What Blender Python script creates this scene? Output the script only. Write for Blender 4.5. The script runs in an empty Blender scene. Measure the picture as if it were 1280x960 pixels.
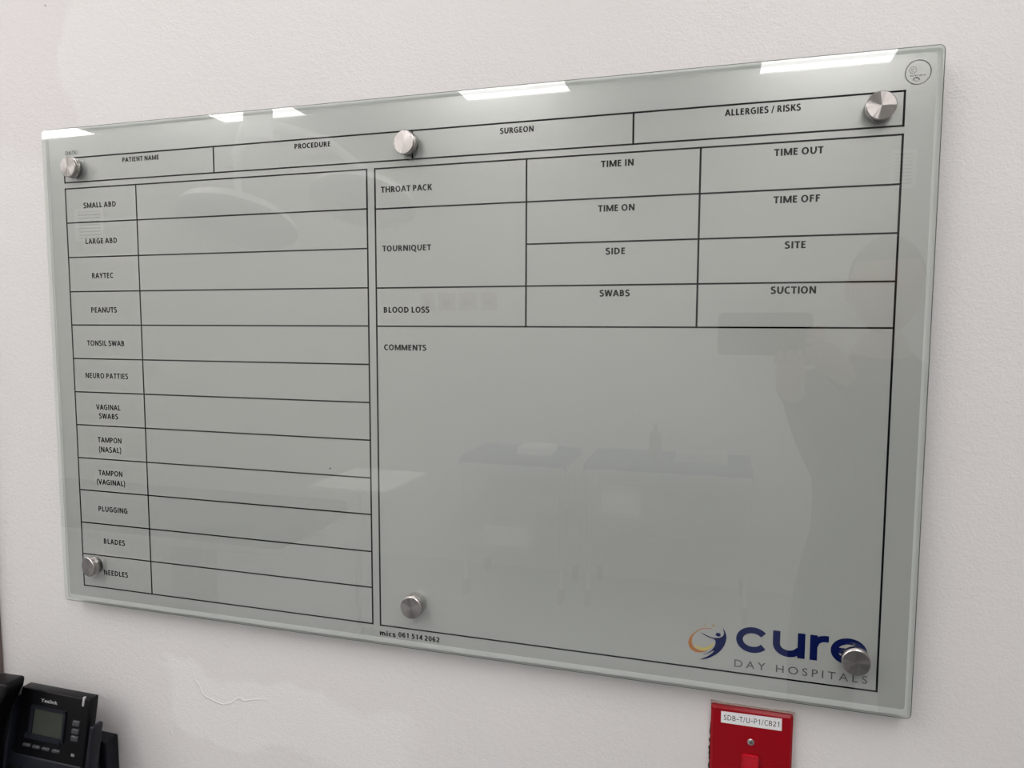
import bpy, bmesh, math, random
from mathutils import Vector, Matrix, Euler
from mathutils.geometry import tessellate_polygon

random.seed(7)
SC = bpy.context.scene
COL = SC.collection

# ------------------------------------------------------------------ camera
cam_d = bpy.data.cameras.new('camera')
cam_d.sensor_fit = 'HORIZONTAL'
cam_d.sensor_width = 36.0
cam_d.lens = 884.0 / 1280.0 * 36.0
cam_d.clip_start = 0.01
cam = bpy.data.objects.new('camera', cam_d)
COL.objects.link(cam)
cam.matrix_world = Matrix((
    (0.95961103, -0.02613085, 0.28011398, 0.32073),
    (0.28131457, 0.07864195, -0.95638776, -0.72360),
    (0.00296252, 0.9965604, 0.08281667, 1.60000),
    (0, 0, 0, 1)))
SC.camera = cam

# ------------------------------------------------------------------ world, exposure
world = bpy.data.worlds.new('world'); SC.world = world
world.use_nodes = True
world.node_tree.nodes['Background'].inputs[0].default_value = (0.8, 0.85, 0.9, 1)
world.node_tree.nodes['Background'].inputs[1].default_value = 0.05
SC.view_settings.view_transform = 'Standard'
SC.view_settings.look = 'None'
SC.view_settings.gamma = 1.0
SC.view_settings.use_curve_mapping = False
SC.view_settings.exposure = 0.0
LAMP = 8.4          # ceiling panel emission
LAMP_COL = (1.0, 0.975, 0.968, 1)

# ------------------------------------------------------------------ helpers
def new_mat(name):
    m = bpy.data.materials.new(name); m.use_nodes = True
    return m, m.node_tree.nodes, m.node_tree.links, m.node_tree.nodes['Principled BSDF']

def mat(name, col, rough=0.5, metal=0.0, spec=0.5, bump=0.0, bscale=200, var=0.0, coat=0.0):
    m, N, L, b = new_mat(name)
    b.inputs['Base Color'].default_value = (*col, 1)
    b.inputs['Roughness'].default_value = rough
    b.inputs['Metallic'].default_value = metal
    b.inputs['Specular IOR Level'].default_value = spec
    b.inputs['Coat Weight'].default_value = coat
    tc = N.new('ShaderNodeTexCoord')
    nz = N.new('ShaderNodeTexNoise'); nz.inputs['Scale'].default_value = bscale
    L.new(tc.outputs['Object'], nz.inputs['Vector'])
    if var > 0:
        mx = N.new('ShaderNodeMix'); mx.data_type = 'RGBA'
        mx.inputs[6].default_value = (*[c * (1 - var) for c in col], 1)
        mx.inputs[7].default_value = (*[min(1, c * (1 + var)) for c in col], 1)
        L.new(nz.outputs['Fac'], mx.inputs[0]); L.new(mx.outputs[2], b.inputs['Base Color'])
    if bump > 0:
        bp = N.new('ShaderNodeBump'); bp.inputs['Strength'].default_value = bump
        bp.inputs['Distance'].default_value = 0.001
        L.new(nz.outputs['Fac'], bp.inputs['Height']); L.new(bp.outputs[0], b.inputs['Normal'])
    return m

def emis(name, col, s):
    m, N, L, b = new_mat(name)
    b.inputs['Base Color'].default_value = (0.8, 0.8, 0.8, 1)
    b.inputs['Emission Color'].default_value = col
    b.inputs['Emission Strength'].default_value = s
    return m

def link(name, me, m=None, parent=None):
    o = bpy.data.objects.new(name, me); COL.objects.link(o)
    if m is not None:
        for x in (m if isinstance(m, (list, tuple)) else [m]): me.materials.append(x)
    if parent is not None: o.parent = parent
    return o

def obj(name, bm, m, parent=None, smooth=False, ang=None):
    bmesh.ops.recalc_face_normals(bm, faces=bm.faces[:])
    me = bpy.data.meshes.new(name); bm.to_mesh(me); bm.free()
    if smooth:
        for p in me.polygons: p.use_smooth = True
        if ang:
            me.set_sharp_from_angle(angle=math.radians(ang))
    return link(name, me, m, parent)

def tag(o, label=None, cat=None, group=None, kind=None):
    if label: o['label'] = label
    if cat: o['category'] = cat
    if group: o['group'] = group
    if kind: o['kind'] = kind
    return o

def empty(name, loc, label, cat, group=None, rz=0):
    o = bpy.data.objects.new(name, None); COL.objects.link(o)
    o.location = loc; o.rotation_euler = (0, 0, rz); o.empty_display_size = 0.05
    return tag(o, label, cat, group)

def bx(bm, x0, x1, y0, y1, z0, z1, bev=0.0, seg=2, M=None):
    r = bmesh.ops.create_cube(bm, size=1)
    for v in r['verts']:
        v.co = Vector(((x0 + x1) / 2 + v.co.x * (x1 - x0), (y0 + y1) / 2 + v.co.y * (y1 - y0), (z0 + z1) / 2 + v.co.z * (z1 - z0)))
    if bev > 0:
        vs = set(r['verts'])
        es = [e for e in bm.edges if e.verts[0] in vs and e.verts[1] in vs]
        rr = bmesh.ops.bevel(bm, geom=es, offset=bev, segments=seg, profile=0.5, affect='EDGES')
        vs = [v for v in bm.verts if v in vs or v in rr['verts']]
    else: vs = r['verts']
    if M is not None:
        for v in vs: v.co = M @ v.co
    return vs

def box(name, dims, m, parent=None, bev=0.0, seg=2, M=None):
    bm = bmesh.new(); bx(bm, *dims, bev, seg, M)
    return obj(name, bm, m, parent, smooth=bev > 0, ang=40)

def lathe(bm, prof, n=48, M=None, closed=False):
    """prof: (radius, height) along local Z"""
    rings = []
    for r, h in prof:
        if r < 1e-6:
            rings.append([bm.verts.new((0, 0, h))])
        else:
            rings.append([bm.verts.new((r * math.cos(2 * math.pi * i / n), r * math.sin(2 * math.pi * i / n), h)) for i in range(n)])
    for a, b in zip(rings, rings[1:]):
        for i in range(n):
            j = (i + 1) % n
            if len(a) == 1 and len(b) == 1: continue
            if len(a) == 1: bm.faces.new((a[0], b[i], b[j]))
            elif len(b) == 1: bm.faces.new((a[i], a[j], b[0]))
            else: bm.faces.new((a[i], a[j], b[j], b[i]))
    if M is not None:
        for rg in rings:
            for v in rg: v.co = M @ v.co

def cyl(bm, p, q, r, n=20):
    p, q = Vector(p), Vector(q); d = q - p
    M = Matrix.Translation(p) @ d.to_track_quat('Z', 'Y').to_matrix().to_4x4()
    lathe(bm, [(0, 0), (r, 0), (r, d.length), (0, d.length)], n, M)

def tube(bm, pts, r, n=10):
    pts = [Vector(p) for p in pts]; prev = None
    for i, p in enumerate(pts):
        t = (pts[min(i + 1, len(pts) - 1)] - pts[max(i - 1, 0)]).normalized()
        q = t.to_track_quat('Z', 'Y')
        ring = [bm.verts.new(p + q @ Vector((r * math.cos(2 * math.pi * k / n), r * math.sin(2 * math.pi * k / n), 0))) for k in range(n)]
        if prev:
            for k in range(n): bm.faces.new((prev[k], prev[(k + 1) % n], ring[(k + 1) % n], ring[k]))
        else: bm.faces.new(ring)
        prev = ring
    bm.faces.new(prev)

def prism(bm, pts, y0, y1):
    """pts (x,z) polygon extruded from y0 to y1"""
    a = [bm.verts.new((x, y0, z)) for x, z in pts]; b = [bm.verts.new((x, y1, z)) for x, z in pts]
    bm.faces.new(a); bm.faces.new(b[::-1])
    for i in range(len(pts)):
        j = (i + 1) % len(pts); bm.faces.new((a[i], b[i], b[j], a[j]))

def rrect(x0, x1, z0, z1, r, n=8):
    out = []
    for cx, cz, a0 in ((x1 - r, z1 - r, 0), (x0 + r, z1 - r, 90), (x0 + r, z0 + r, 180), (x1 - r, z0 + r, 270)):
        for k in range(n + 1):
            a = math.radians(a0 + 90 * k / n); out.append((cx + r * math.cos(a), cz + r * math.sin(a)))
    return out

# ------------------------------------------------------------------ materials
def wall_material():
    m, N, L, b = new_mat('painted_plaster')
    tc = N.new('ShaderNodeTexCoord')
    sep = N.new('ShaderNodeSeparateXYZ')
    nd = N.new('ShaderNodeTexNoise'); nd.inputs['Scale'].default_value = 9; nd.inputs['Detail'].default_value = 4
    L.new(tc.outputs['Object'], nd.inputs['Vector'])
    def math_(op, a, c=None, clamp=False):
        n = N.new('ShaderNodeMath'); n.operation = op; n.use_clamp = clamp
        for i, s in enumerate((a, c)):
            if s is None: continue
            if isinstance(s, (int, float)): n.inputs[i].default_value = s
            else: L.new(s, n.inputs[i])
        return n.outputs[0]
    L.new(tc.outputs['Object'], sep.inputs[0])
    dx = math_('MULTIPLY', math_('SUBTRACT', nd.outputs['Fac'], 0.5), 0.10)
    X = math_('ADD', sep.outputs['X'], dx); Z = math_('ADD', sep.outputs['Z'], dx)
    def ss(v, lo, hi):
        n = N.new('ShaderNodeMapRange'); n.interpolation_type = 'SMOOTHSTEP'
        L.new(v, n.inputs[0]); n.inputs[1].default_value = lo; n.inputs[2].default_value = hi
        return n.outputs[0]
    # older, slightly pinker coat at the upper left
    left = math_('MULTIPLY', math_('SUBTRACT', 1.0, ss(X, -0.478, -0.462)), ss(Z, 1.80, 1.84))
    # filled and repainted patch under the board
    band = math_('ADD', Z, math_('MULTIPLY', X, 0.10))
    pt = math_('MULTIPLY', math_('MULTIPLY', ss(X, -0.37, -0.35), math_('SUBTRACT', 1.0, ss(X, -0.06, 0.02))),
               math_('MULTIPLY', ss(band, 1.045, 1.06), math_('SUBTRACT', 1.0, ss(band, 1.13, 1.145))))
    nl = N.new('ShaderNodeTexNoise'); nl.inputs['Scale'].default_value = 3.0; nl.inputs['Detail'].default_value = 5
    L.new(tc.outputs['Object'], nl.inputs['Vector'])
    mx = N.new('ShaderNodeMix'); mx.data_type = 'RGBA'
    mx.inputs[6].default_value = (0.668, 0.640, 0.630, 1); mx.inputs[7].default_value = (0.695, 0.675, 0.664, 1)
    L.new(nl.outputs['Fac'], mx.inputs[0])
    m2 = N.new('ShaderNodeMix'); m2.data_type = 'RGBA'; m2.inputs[7].default_value = (0.635, 0.602, 0.597, 1)
    L.new(math_('MULTIPLY', left, 0.9), m2.inputs[0]); L.new(mx.outputs[2], m2.inputs[6])
    m3 = N.new('ShaderNodeMix'); m3.data_type = 'RGBA'; m3.inputs[7].default_value = (0.76, 0.745, 0.725, 1)
    L.new(math_('MULTIPLY', pt, 0.6), m3.inputs[0]); L.new(m2.outputs[2], m3.inputs[6])
    # scattered pin marks
    vo = N.new('ShaderNodeTexVoronoi'); vo.inputs['Scale'].default_value = 11
    L.new(tc.outputs['Object'], vo.inputs['Vector'])
    pin = math_('LESS_THAN', vo.outputs['Distance'], 0.018)
    m4 = N.new('ShaderNodeMix'); m4.data_type = 'RGBA'; m4.inputs[7].default_value = (0.30, 0.26, 0.24, 1)
    L.new(math_('MULTIPLY', pin, 0.7), m4.inputs[0]); L.new(m3.outputs[2], m4.inputs[6])
    L.new(m4.outputs[2], b.inputs['Base Color'])
    b.inputs['Roughness'].default_value = 0.42
    b.inputs['Specular IOR Level'].default_value = 0.45
    # roller stipple
    n1 = N.new('ShaderNodeTexNoise'); n1.inputs['Scale'].default_value = 430; n1.inputs['Detail'].default_value = 3; n1.inputs['Distortion'].default_value = 0.6
    n2 = N.new('ShaderNodeTexNoise'); n2.inputs['Scale'].default_value = 150; n2.inputs['Detail'].default_value = 3
    n3 = N.new('ShaderNodeTexNoise'); n3.inputs['Scale'].default_value = 600; n3.inputs['Detail'].default_value = 2
    for n in (n1, n2, n3): L.new(tc.outputs['Object'], n.inputs['Vector'])
    h = math_('ADD', math_('MULTIPLY', n1.outputs['Fac'], 1.0), math_('MULTIPLY', n2.outputs['Fac'], 0.9))
    h = math_('ADD', h, math_('MULTIPLY', math_('MULTIPLY', n3.outputs['Fac'], pt), 0.8))
    # raised ridge of filler crossing the patch
    rid = math_('ABSOLUTE', math_('SUBTRACT', band, 1.110))
    ridm = math_('MULTIPLY', math_('SUBTRACT', 1.0, ss(rid, 0.0, 0.0022)), math_('MULTIPLY', ss(X, -0.33, -0.31), math_('SUBTRACT', 1.0, ss(X, -0.23, -0.20))))
    h = math_('ADD', h, math_('MULTIPLY', ridm, 1.2))
    rid2 = math_('ABSOLUTE', math_('SUBTRACT', X, -0.352))
    rm2 = math_('MULTIPLY', math_('SUBTRACT', 1.0, ss(rid2, 0.0, 0.003)), math_('MULTIPLY', ss(Z, 1.06, 1.07), math_('SUBTRACT', 1.0, ss(Z, 1.11, 1.12))))
    h = math_('ADD', h, math_('MULTIPLY', rm2, 0.8))
    h = math_('SUBTRACT', h, math_('MULTIPLY', pin, 0.8))
    bp = N.new('ShaderNodeBump'); bp.inputs['Strength'].default_value = 0.68; bp.inputs['Distance'].default_value = 0.0008
    L.new(h, bp.inputs['Height']); L.new(bp.outputs[0], b.inputs['Normal'])
    return m

M_wall = wall_material()
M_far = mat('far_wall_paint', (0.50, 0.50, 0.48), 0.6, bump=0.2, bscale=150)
M_ceil = mat('ceiling_paint', (0.86, 0.86, 0.84), 0.8, bump=0.1)
M_floor = mat('vinyl_floor', (0.27, 0.28, 0.29), 0.35, var=0.12, bscale=60)
M_trim = mat('brown_door_frame', (0.17, 0.125, 0.11), 0.5, bump=0.3, bscale=80, var=0.15)
M_black = mat('ink_black', (0.004, 0.004, 0.005), 0.6, spec=0.05)
M_grey = mat('ink_grey', (0.10, 0.105, 0.11), 0.5, spec=0.1)
M_lgrey = mat('ink_pale_grey', (0.12, 0.12, 0.12), 0.5, spec=0.1)
M_navy = mat('ink_navy', (0.003, 0.008, 0.070), 0.6, spec=0.05)
M_orange = mat('ink_orange', (0.42, 0.17, 0.06), 0.5, spec=0.1)
M_yellow = mat('ink_yellow', (0.50, 0.42, 0.12), 0.5, spec=0.1)
M_tan = mat('ink_tan', (0.33, 0.29, 0.16), 0.5, spec=0.1)

def film_material():
    m, N, L, b = new_mat('frosted_white_film')
    tc = N.new('ShaderNodeTexCoord'); nz = N.new('ShaderNodeTexNoise'); nz.inputs['Scale'].default_value = 2.5
    L.new(tc.outputs['Object'], nz.inputs['Vector'])
    mx = N.new('ShaderNodeMix'); mx.data_type = 'RGBA'
    mx.inputs[6].default_value = (0.392, 0.402, 0.394, 1); mx.inputs[7].default_value = (0.405, 0.414, 0.406, 1)
    L.new(nz.outputs['Fac'], mx.inputs[0]); L.new(mx.outputs[2], b.inputs['Base Color'])
    b.inputs['Roughness'].default_value = 0.24
    b.inputs['IOR'].default_value = 2.5
    b.inputs['Specular IOR Level'].default_value = 0.5
    return m
M_film = film_material()

def glass_material():
    m = bpy.data.materials.new('clear_glass'); m.use_nodes = True
    N, L = m.node_tree.nodes, m.node_tree.links; N.clear()
    out = N.new('ShaderNodeOutputMaterial'); mix = N.new('ShaderNodeMixShader')
    tr = N.new('ShaderNodeBsdfTransparent'); tr.inputs[0].default_value = (0.985, 0.988, 0.978, 1)
    gl = N.new('ShaderNodeBsdfGlossy'); gl.inputs['Roughness'].default_value = 0.0; gl.inputs['Color'].default_value = (1, 1, 1, 1)
    fr = N.new('ShaderNodeFresnel'); fr.inputs['IOR'].default_value = 1.70
    geo = N.new('ShaderNodeNewGeometry')
    inv = N.new('ShaderNodeMath'); inv.operation = 'SUBTRACT'; inv.inputs[0].default_value = 1
    mul = N.new('ShaderNodeMath'); mul.operation = 'MULTIPLY'
    L.new(geo.outputs['Backfacing'], inv.inputs[1]); L.new(fr.outputs[0], mul.inputs[0]); L.new(inv.outputs[0], mul.inputs[1])
    L.new(mul.outputs[0], mix.inputs[0]); L.new(tr.outputs[0], mix.inputs[1]); L.new(gl.outputs[0], mix.inputs[2])
    L.new(mix.outputs[0], out.inputs[0])
    return m
M_glass = glass_material()
M_edge = mat('polished_glass_edge', (0.22, 0.25, 0.235), 0.35, spec=0.4)
def see_through(m, f):
    N, L = m.node_tree.nodes, m.node_tree.links
    mx = N.new('ShaderNodeMixShader'); tr = N.new('ShaderNodeBsdfTransparent'); tr.inputs[0].default_value = (.9, .95, .92, 1)
    mx.inputs[0].default_value = f
    L.new(N['Principled BSDF'].outputs[0], mx.inputs[1]); L.new(tr.outputs[0], mx.inputs[2])
    L.new(mx.outputs[0], N['Material Output'].inputs[0])
see_through(M_edge, 0.94)
M_cham = mat('ground_glass_chamfer', (0.10, 0.115, 0.105), 0.5, spec=0.3)
M_rim = mat('edge_refraction_tone', (0.52, 0.535, 0.525), 0.4, spec=0.5)  # pale colour paints in the light refracted at the glass bevel

def steel_material():
    m, N, L, b = new_mat('brushed_steel')
    b.inputs['Base Color'].default_value = (0.46, 0.43, 0.415, 1)
    b.inputs['Metallic'].default_value = 1.0
    b.inputs['Roughness'].default_value = 0.30
    b.inputs['Anisotropic'].default_value = 0.85
    tg = N.new('ShaderNodeTangent'); tg.direction_type = 'RADIAL'; tg.axis = 'Z'
    L.new(tg.outputs[0], b.inputs['Tangent'])
    # turned rings
    tc = N.new('ShaderNodeTexCoord'); sp = N.new('ShaderNodeSeparateXYZ'); L.new(tc.outputs['Object'], sp.inputs[0])
    ln = N.new('ShaderNodeVectorMath'); ln.operation = 'LENGTH'
    cb = N.new('ShaderNodeCombineXYZ'); L.new(sp.outputs['X'], cb.inputs[0]); L.new(sp.outputs['Y'], cb.inputs[1])
    L.new(cb.outputs[0], ln.inputs[0])
    nz = N.new('ShaderNodeTexNoise'); nz.noise_dimensions = '1D'; nz.inputs['Scale'].default_value = 2500
    L.new(ln.outputs['Value'], nz.inputs['W'])
    mr = N.new('ShaderNodeMapRange'); mr.inputs[3].default_value = 0.25; mr.inputs[4].default_value = 0.27
    L.new(nz.outputs['Fac'], mr.inputs[0]); L.new(mr.outputs[0], b.inputs['Roughness'])
    # brushing direction wanders a little round the face
    at = N.new('ShaderNodeMath'); at.operation = 'ARCTAN2'; L.new(sp.outputs['Y'], at.inputs[0]); L.new(sp.outputs['X'], at.inputs[1])
    na = N.new('ShaderNodeTexNoise'); na.noise_dimensions = '1D'; na.inputs['Scale'].default_value = 2.2; na.inputs['Detail'].default_value = 4
    L.new(at.outputs[0], na.inputs['W'])
    ma = N.new('ShaderNodeMapRange'); ma.inputs[1].default_value = .3; ma.inputs[2].default_value = .7; ma.inputs[3].default_value = -0.10; ma.inputs[4].default_value = 0.10
    L.new(na.outputs['Fac'], ma.inputs[0]); L.new(ma.outputs[0], b.inputs['Anisotropic Rotation'])
    return m
M_steel = steel_material()
M_steel2 = mat('plain_steel', (0.55, 0.55, 0.55), 0.28, 1.0, var=0.05)
M_washer = mat('black_rubber', (0.02, 0.02, 0.02), 0.6)
M_red = mat('red_plastic', (0.27, 0.0005, 0.006), 0.32, spec=0.25, bump=0.15, bscale=300, var=0.08)
M_redbright = mat('bright_red_rocker', (0.50, 0.003, 0.015), 0.22, var=0.25, bscale=300)
M_paper = mat('label_tape_white', (0.74, 0.73, 0.74), 0.45)
M_phone = mat('black_phone_plastic', (0.003, 0.003, 0.004), 0.35, spec=0.18, bump=0.05, bscale=900)
M_phone2 = mat('dark_phone_plastic', (0.007, 0.008, 0.013), 0.42, spec=0.25, bump=0.1, bscale=1200)
M_lcd = mat('unlit_lcd', (0.035, 0.041, 0.032), 0.25, spec=0.3)
M_key = mat('key_grey', (0.04, 0.04, 0.045), 0.3)
M_key2 = mat('dim_white', (0.18, 0.18, 0.18), 0.4)
M_silver = mat('silver_print', (0.38, 0.38, 0.38), 0.4)
M_plaster = mat('chipped_plaster', (0.50, 0.38, 0.35), 0.9, bump=0.8, bscale=500, var=0.3)
M_gap = mat('dark_recess', (0.02, 0.012, 0.012), 0.9)

# ------------------------------------------------------------------ room shell
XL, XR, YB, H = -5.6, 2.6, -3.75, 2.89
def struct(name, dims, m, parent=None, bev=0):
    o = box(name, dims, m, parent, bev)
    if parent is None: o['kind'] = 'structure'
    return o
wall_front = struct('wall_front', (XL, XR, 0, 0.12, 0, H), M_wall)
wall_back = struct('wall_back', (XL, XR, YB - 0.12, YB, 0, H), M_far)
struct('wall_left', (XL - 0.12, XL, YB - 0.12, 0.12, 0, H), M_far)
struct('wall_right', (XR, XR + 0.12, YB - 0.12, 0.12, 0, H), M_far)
struct('floor', (XL - 0.12, XR + 0.12, YB - 0.12, 0.12, -0.1, 0), M_floor)
struct('ceiling', (XL - 0.12, XR + 0.12, YB - 0.12, 0.12, H, H + 0.1), M_ceil)
struct('trim_1', (-0.735, -0.6395, -0.012, 0.0, 0, 2.10), M_trim, bev=0.002)
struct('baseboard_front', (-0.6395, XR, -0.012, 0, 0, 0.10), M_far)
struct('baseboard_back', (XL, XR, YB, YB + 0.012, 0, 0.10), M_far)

# ceiling panels
M_lamp = emis('panel_diffuser', LAMP_COL, LAMP)
M_white = mat('white_enamel', (0.75, 0.75, 0.75), 0.4)
def ceiling_panel(xr, y0, y1, label):
    t = empty('ceiling_light', (xr - 0.3, (y0 + y1) / 2, H), label, 'ceiling light', 'flat light panels in the ceiling')
    w, d = 0.3, abs(y1 - y0) / 2
    bm = bmesh.new()
    for a in ((-w - .02, w + .02, -d - .02, -d), (-w - .02, w + .02, d, d + .02), (-w - .02, -w, -d, d), (w, w + .02, -d, d)):
        bx(bm, *a, -0.012, 0)
    obj('frame', bm, M_white, t)
    box('diffuser', (-w, w, -d, d, -0.006, -0.001), M_lamp, t)
k = 0
for xr in (1.082, -0.50, -2.14, -3.76):
    for y0, y1, w in ((-3.25, -2.05, 'far'), (-1.75, -0.55, 'near')):
        pos = {1.082: 'rightmost', -0.50: 'second from the right', -2.14: 'third from the right', -3.76: 'leftmost'}[xr]
        ceiling_panel(xr, y0, y1, f'flat white ceiling light panel, {pos} of the {w} row')

# ------------------------------------------------------------------ glass board
ZT = 1.8411                       # height of the layout's upper reference line
def BX(x): return x - 0.5
def BZ(y): return ZT - y
board = empty('glass_board', (0, 0, BZ(0.602)), 'large rectangular glass theatre board with printed tables and steel knobs on white wall', 'whiteboard')
def bo(name, bm, m, smooth=False, ang=None, parent=board, label=None):
    """object built in world coordinates, parented to the board empty"""
    for v in bm.verts: v.co -= Vector(board.location)
    o = obj(name, bm, m, board, smooth, ang)
    if label: o['label'] = label
    return o

# glass slab with small bevels
bm = bmesh.new()
outl = rrect(BX(0.0038), BX(0.9990), BZ(0.6020), BZ(0.0013), 0.005)
inn = rrect(BX(0.0038) + .0009, BX(0.9990) - .0009, BZ(0.6020) + .0009, BZ(0.0013) - .0009, 0.0041)
rings = [[bm.verts.new((x, y, z)) for x, z in pts] for pts, y in ((inn, -.0225), (outl, -.0218), (outl, -.0192), (inn, -.0185))]
f1 = bm.faces.new(rings[0]); f2 = bm.faces.new(rings[3][::-1])
for k, (a, b) in enumerate(zip(rings, rings[1:])):
    for i in range(len(a)):
        j = (i + 1) % len(a); f = bm.faces.new((a[i], a[j], b[j], b[i])); f.material_index = 1 if k == 0 else 2
bo('glass_panel', bm, [M_glass, M_cham, M_edge])
bm = bmesh.new()
bi = (BX(0.0038) + .0050, BX(0.9990) - .0050, BZ(0.6020) + .0068, BZ(0.0013) - .0045)
prism(bm, rrect(*bi, 0.003), -.0181, -.0172)
bo('backing_film', bm, M_film, label='frosted pale grey backing')
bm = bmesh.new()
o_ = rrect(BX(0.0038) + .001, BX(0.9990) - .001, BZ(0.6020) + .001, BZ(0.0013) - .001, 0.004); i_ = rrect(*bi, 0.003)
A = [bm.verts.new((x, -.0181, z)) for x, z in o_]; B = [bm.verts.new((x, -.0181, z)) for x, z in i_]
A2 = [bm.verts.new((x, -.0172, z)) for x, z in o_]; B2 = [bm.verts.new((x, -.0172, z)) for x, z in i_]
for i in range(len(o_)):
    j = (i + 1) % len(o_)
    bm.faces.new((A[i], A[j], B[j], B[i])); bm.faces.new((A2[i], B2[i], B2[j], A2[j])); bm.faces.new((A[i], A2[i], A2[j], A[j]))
bo('edge_refraction_strip', bm, M_rim, label='narrow strip along the board edge, painted lighter as refracted light')  # added flat strip, carries the painted edge brightness behind the glass

YP = -.01825      # printed layer
def quad(bm, x0, x1, y0, y1):
    bm.faces.new([bm.verts.new((BX(a), YP, BZ(b))) for a, b in ((x0, y1), (x1, y1), (x1, y0), (x0, y0))])
def hline(bm, y, x0, x1, w=.00080): quad(bm, x0 - w, x1 + w, y - w, y + w)
def vline(bm, x, y0, y1, w=.00092): quad(bm, x - w, x + w, y0 - w, y1 + w)
a_, b_, c_, d_, e_, f_, g_, h_ = .0332, .1414, .4496, .4593, .7355, .6288, .7990, .9700
# header strip
bm = bmesh.new()
hline(bm, .0366, a_, h_); hline(bm, .0662, a_, h_)
for x in (a_, .2538, .5035, e_, h_): vline(bm, x, .0366, .0662)
bo('header_grid', bm, M_black, label='one-row header box of black ruled lines')
# counting table
bm = bmesh.new()
rows = [.0737, .1156, .1581, .2007, .2424, .2848, .3272, .3695, .4122, .4540, .4967, .5384, .5807]
for y in rows: hline(bm, y, a_, c_)
for x in (a_, b_, c_): vline(bm, x, rows[0], rows[-1])
bo('swab_count_grid', bm, M_black, label='twelve-row table of black ruled lines')
# right table
bm = bmesh.new()
for y, x0 in ((.0737, d_), (.1163, d_), (.1587, f_), (.2011, d_), (.2426, d_), (.5812, d_)): hline(bm, y, x0, h_)
for x, y1 in ((d_, .5812), (f_, .2426), (g_, .2426), (h_, .5812)): vline(bm, x, .0737, y1)
bo('theatre_times_grid', bm, M_black, label='right-hand table of black ruled lines with comments box')

# lettering
def text_mesh(body, off=0.0, spacing=1.0):
    c = bpy.data.curves.new('t', 'FONT'); c.body = body; c.size = 1; c.offset = off; c.space_character = spacing
    c.resolution_u = 4
    o = bpy.data.objects.new('t', c); COL.objects.link(o)
    dg = bpy.context.evaluated_depsgraph_get(); dg.update()
    me = bpy.data.meshes.new_from_object(o.evaluated_get(dg))
    bpy.data.objects.remove(o); bpy.data.curves.remove(c)
    return me
_h = text_mesh('H'); CAP = max(v.co.y for v in _h.vertices); bpy.data.meshes.remove(_h)
def text(name, body, x0, x1, zc, caph, y, m, parent, off=0.02, spacing=1.0, label=None, M=None, origin=None):
    """flat lettering on a vertical plane at depth y, from x0 to x1, caps centred on zc"""
    me = text_mesh(body, off, spacing)
    xs = [v.co.x for v in me.vertices]; mn, mxx = min(xs), max(xs)
    sx = (x1 - x0) / (mxx - mn); sy = caph / (CAP + 2 * off)
    o0 = Vector(origin if origin is not None else parent.location)
    for v in me.vertices:
        p = Vector((x0 + (v.co.x - mn) * sx, y, zc + (v.co.y - CAP / 2) * sy))
        if M is not None: p = M(p)
        v.co = p - o0
    me.name = name
    o = link(name, me, m, parent)
    if label: o['label'] = label
    return o
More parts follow.
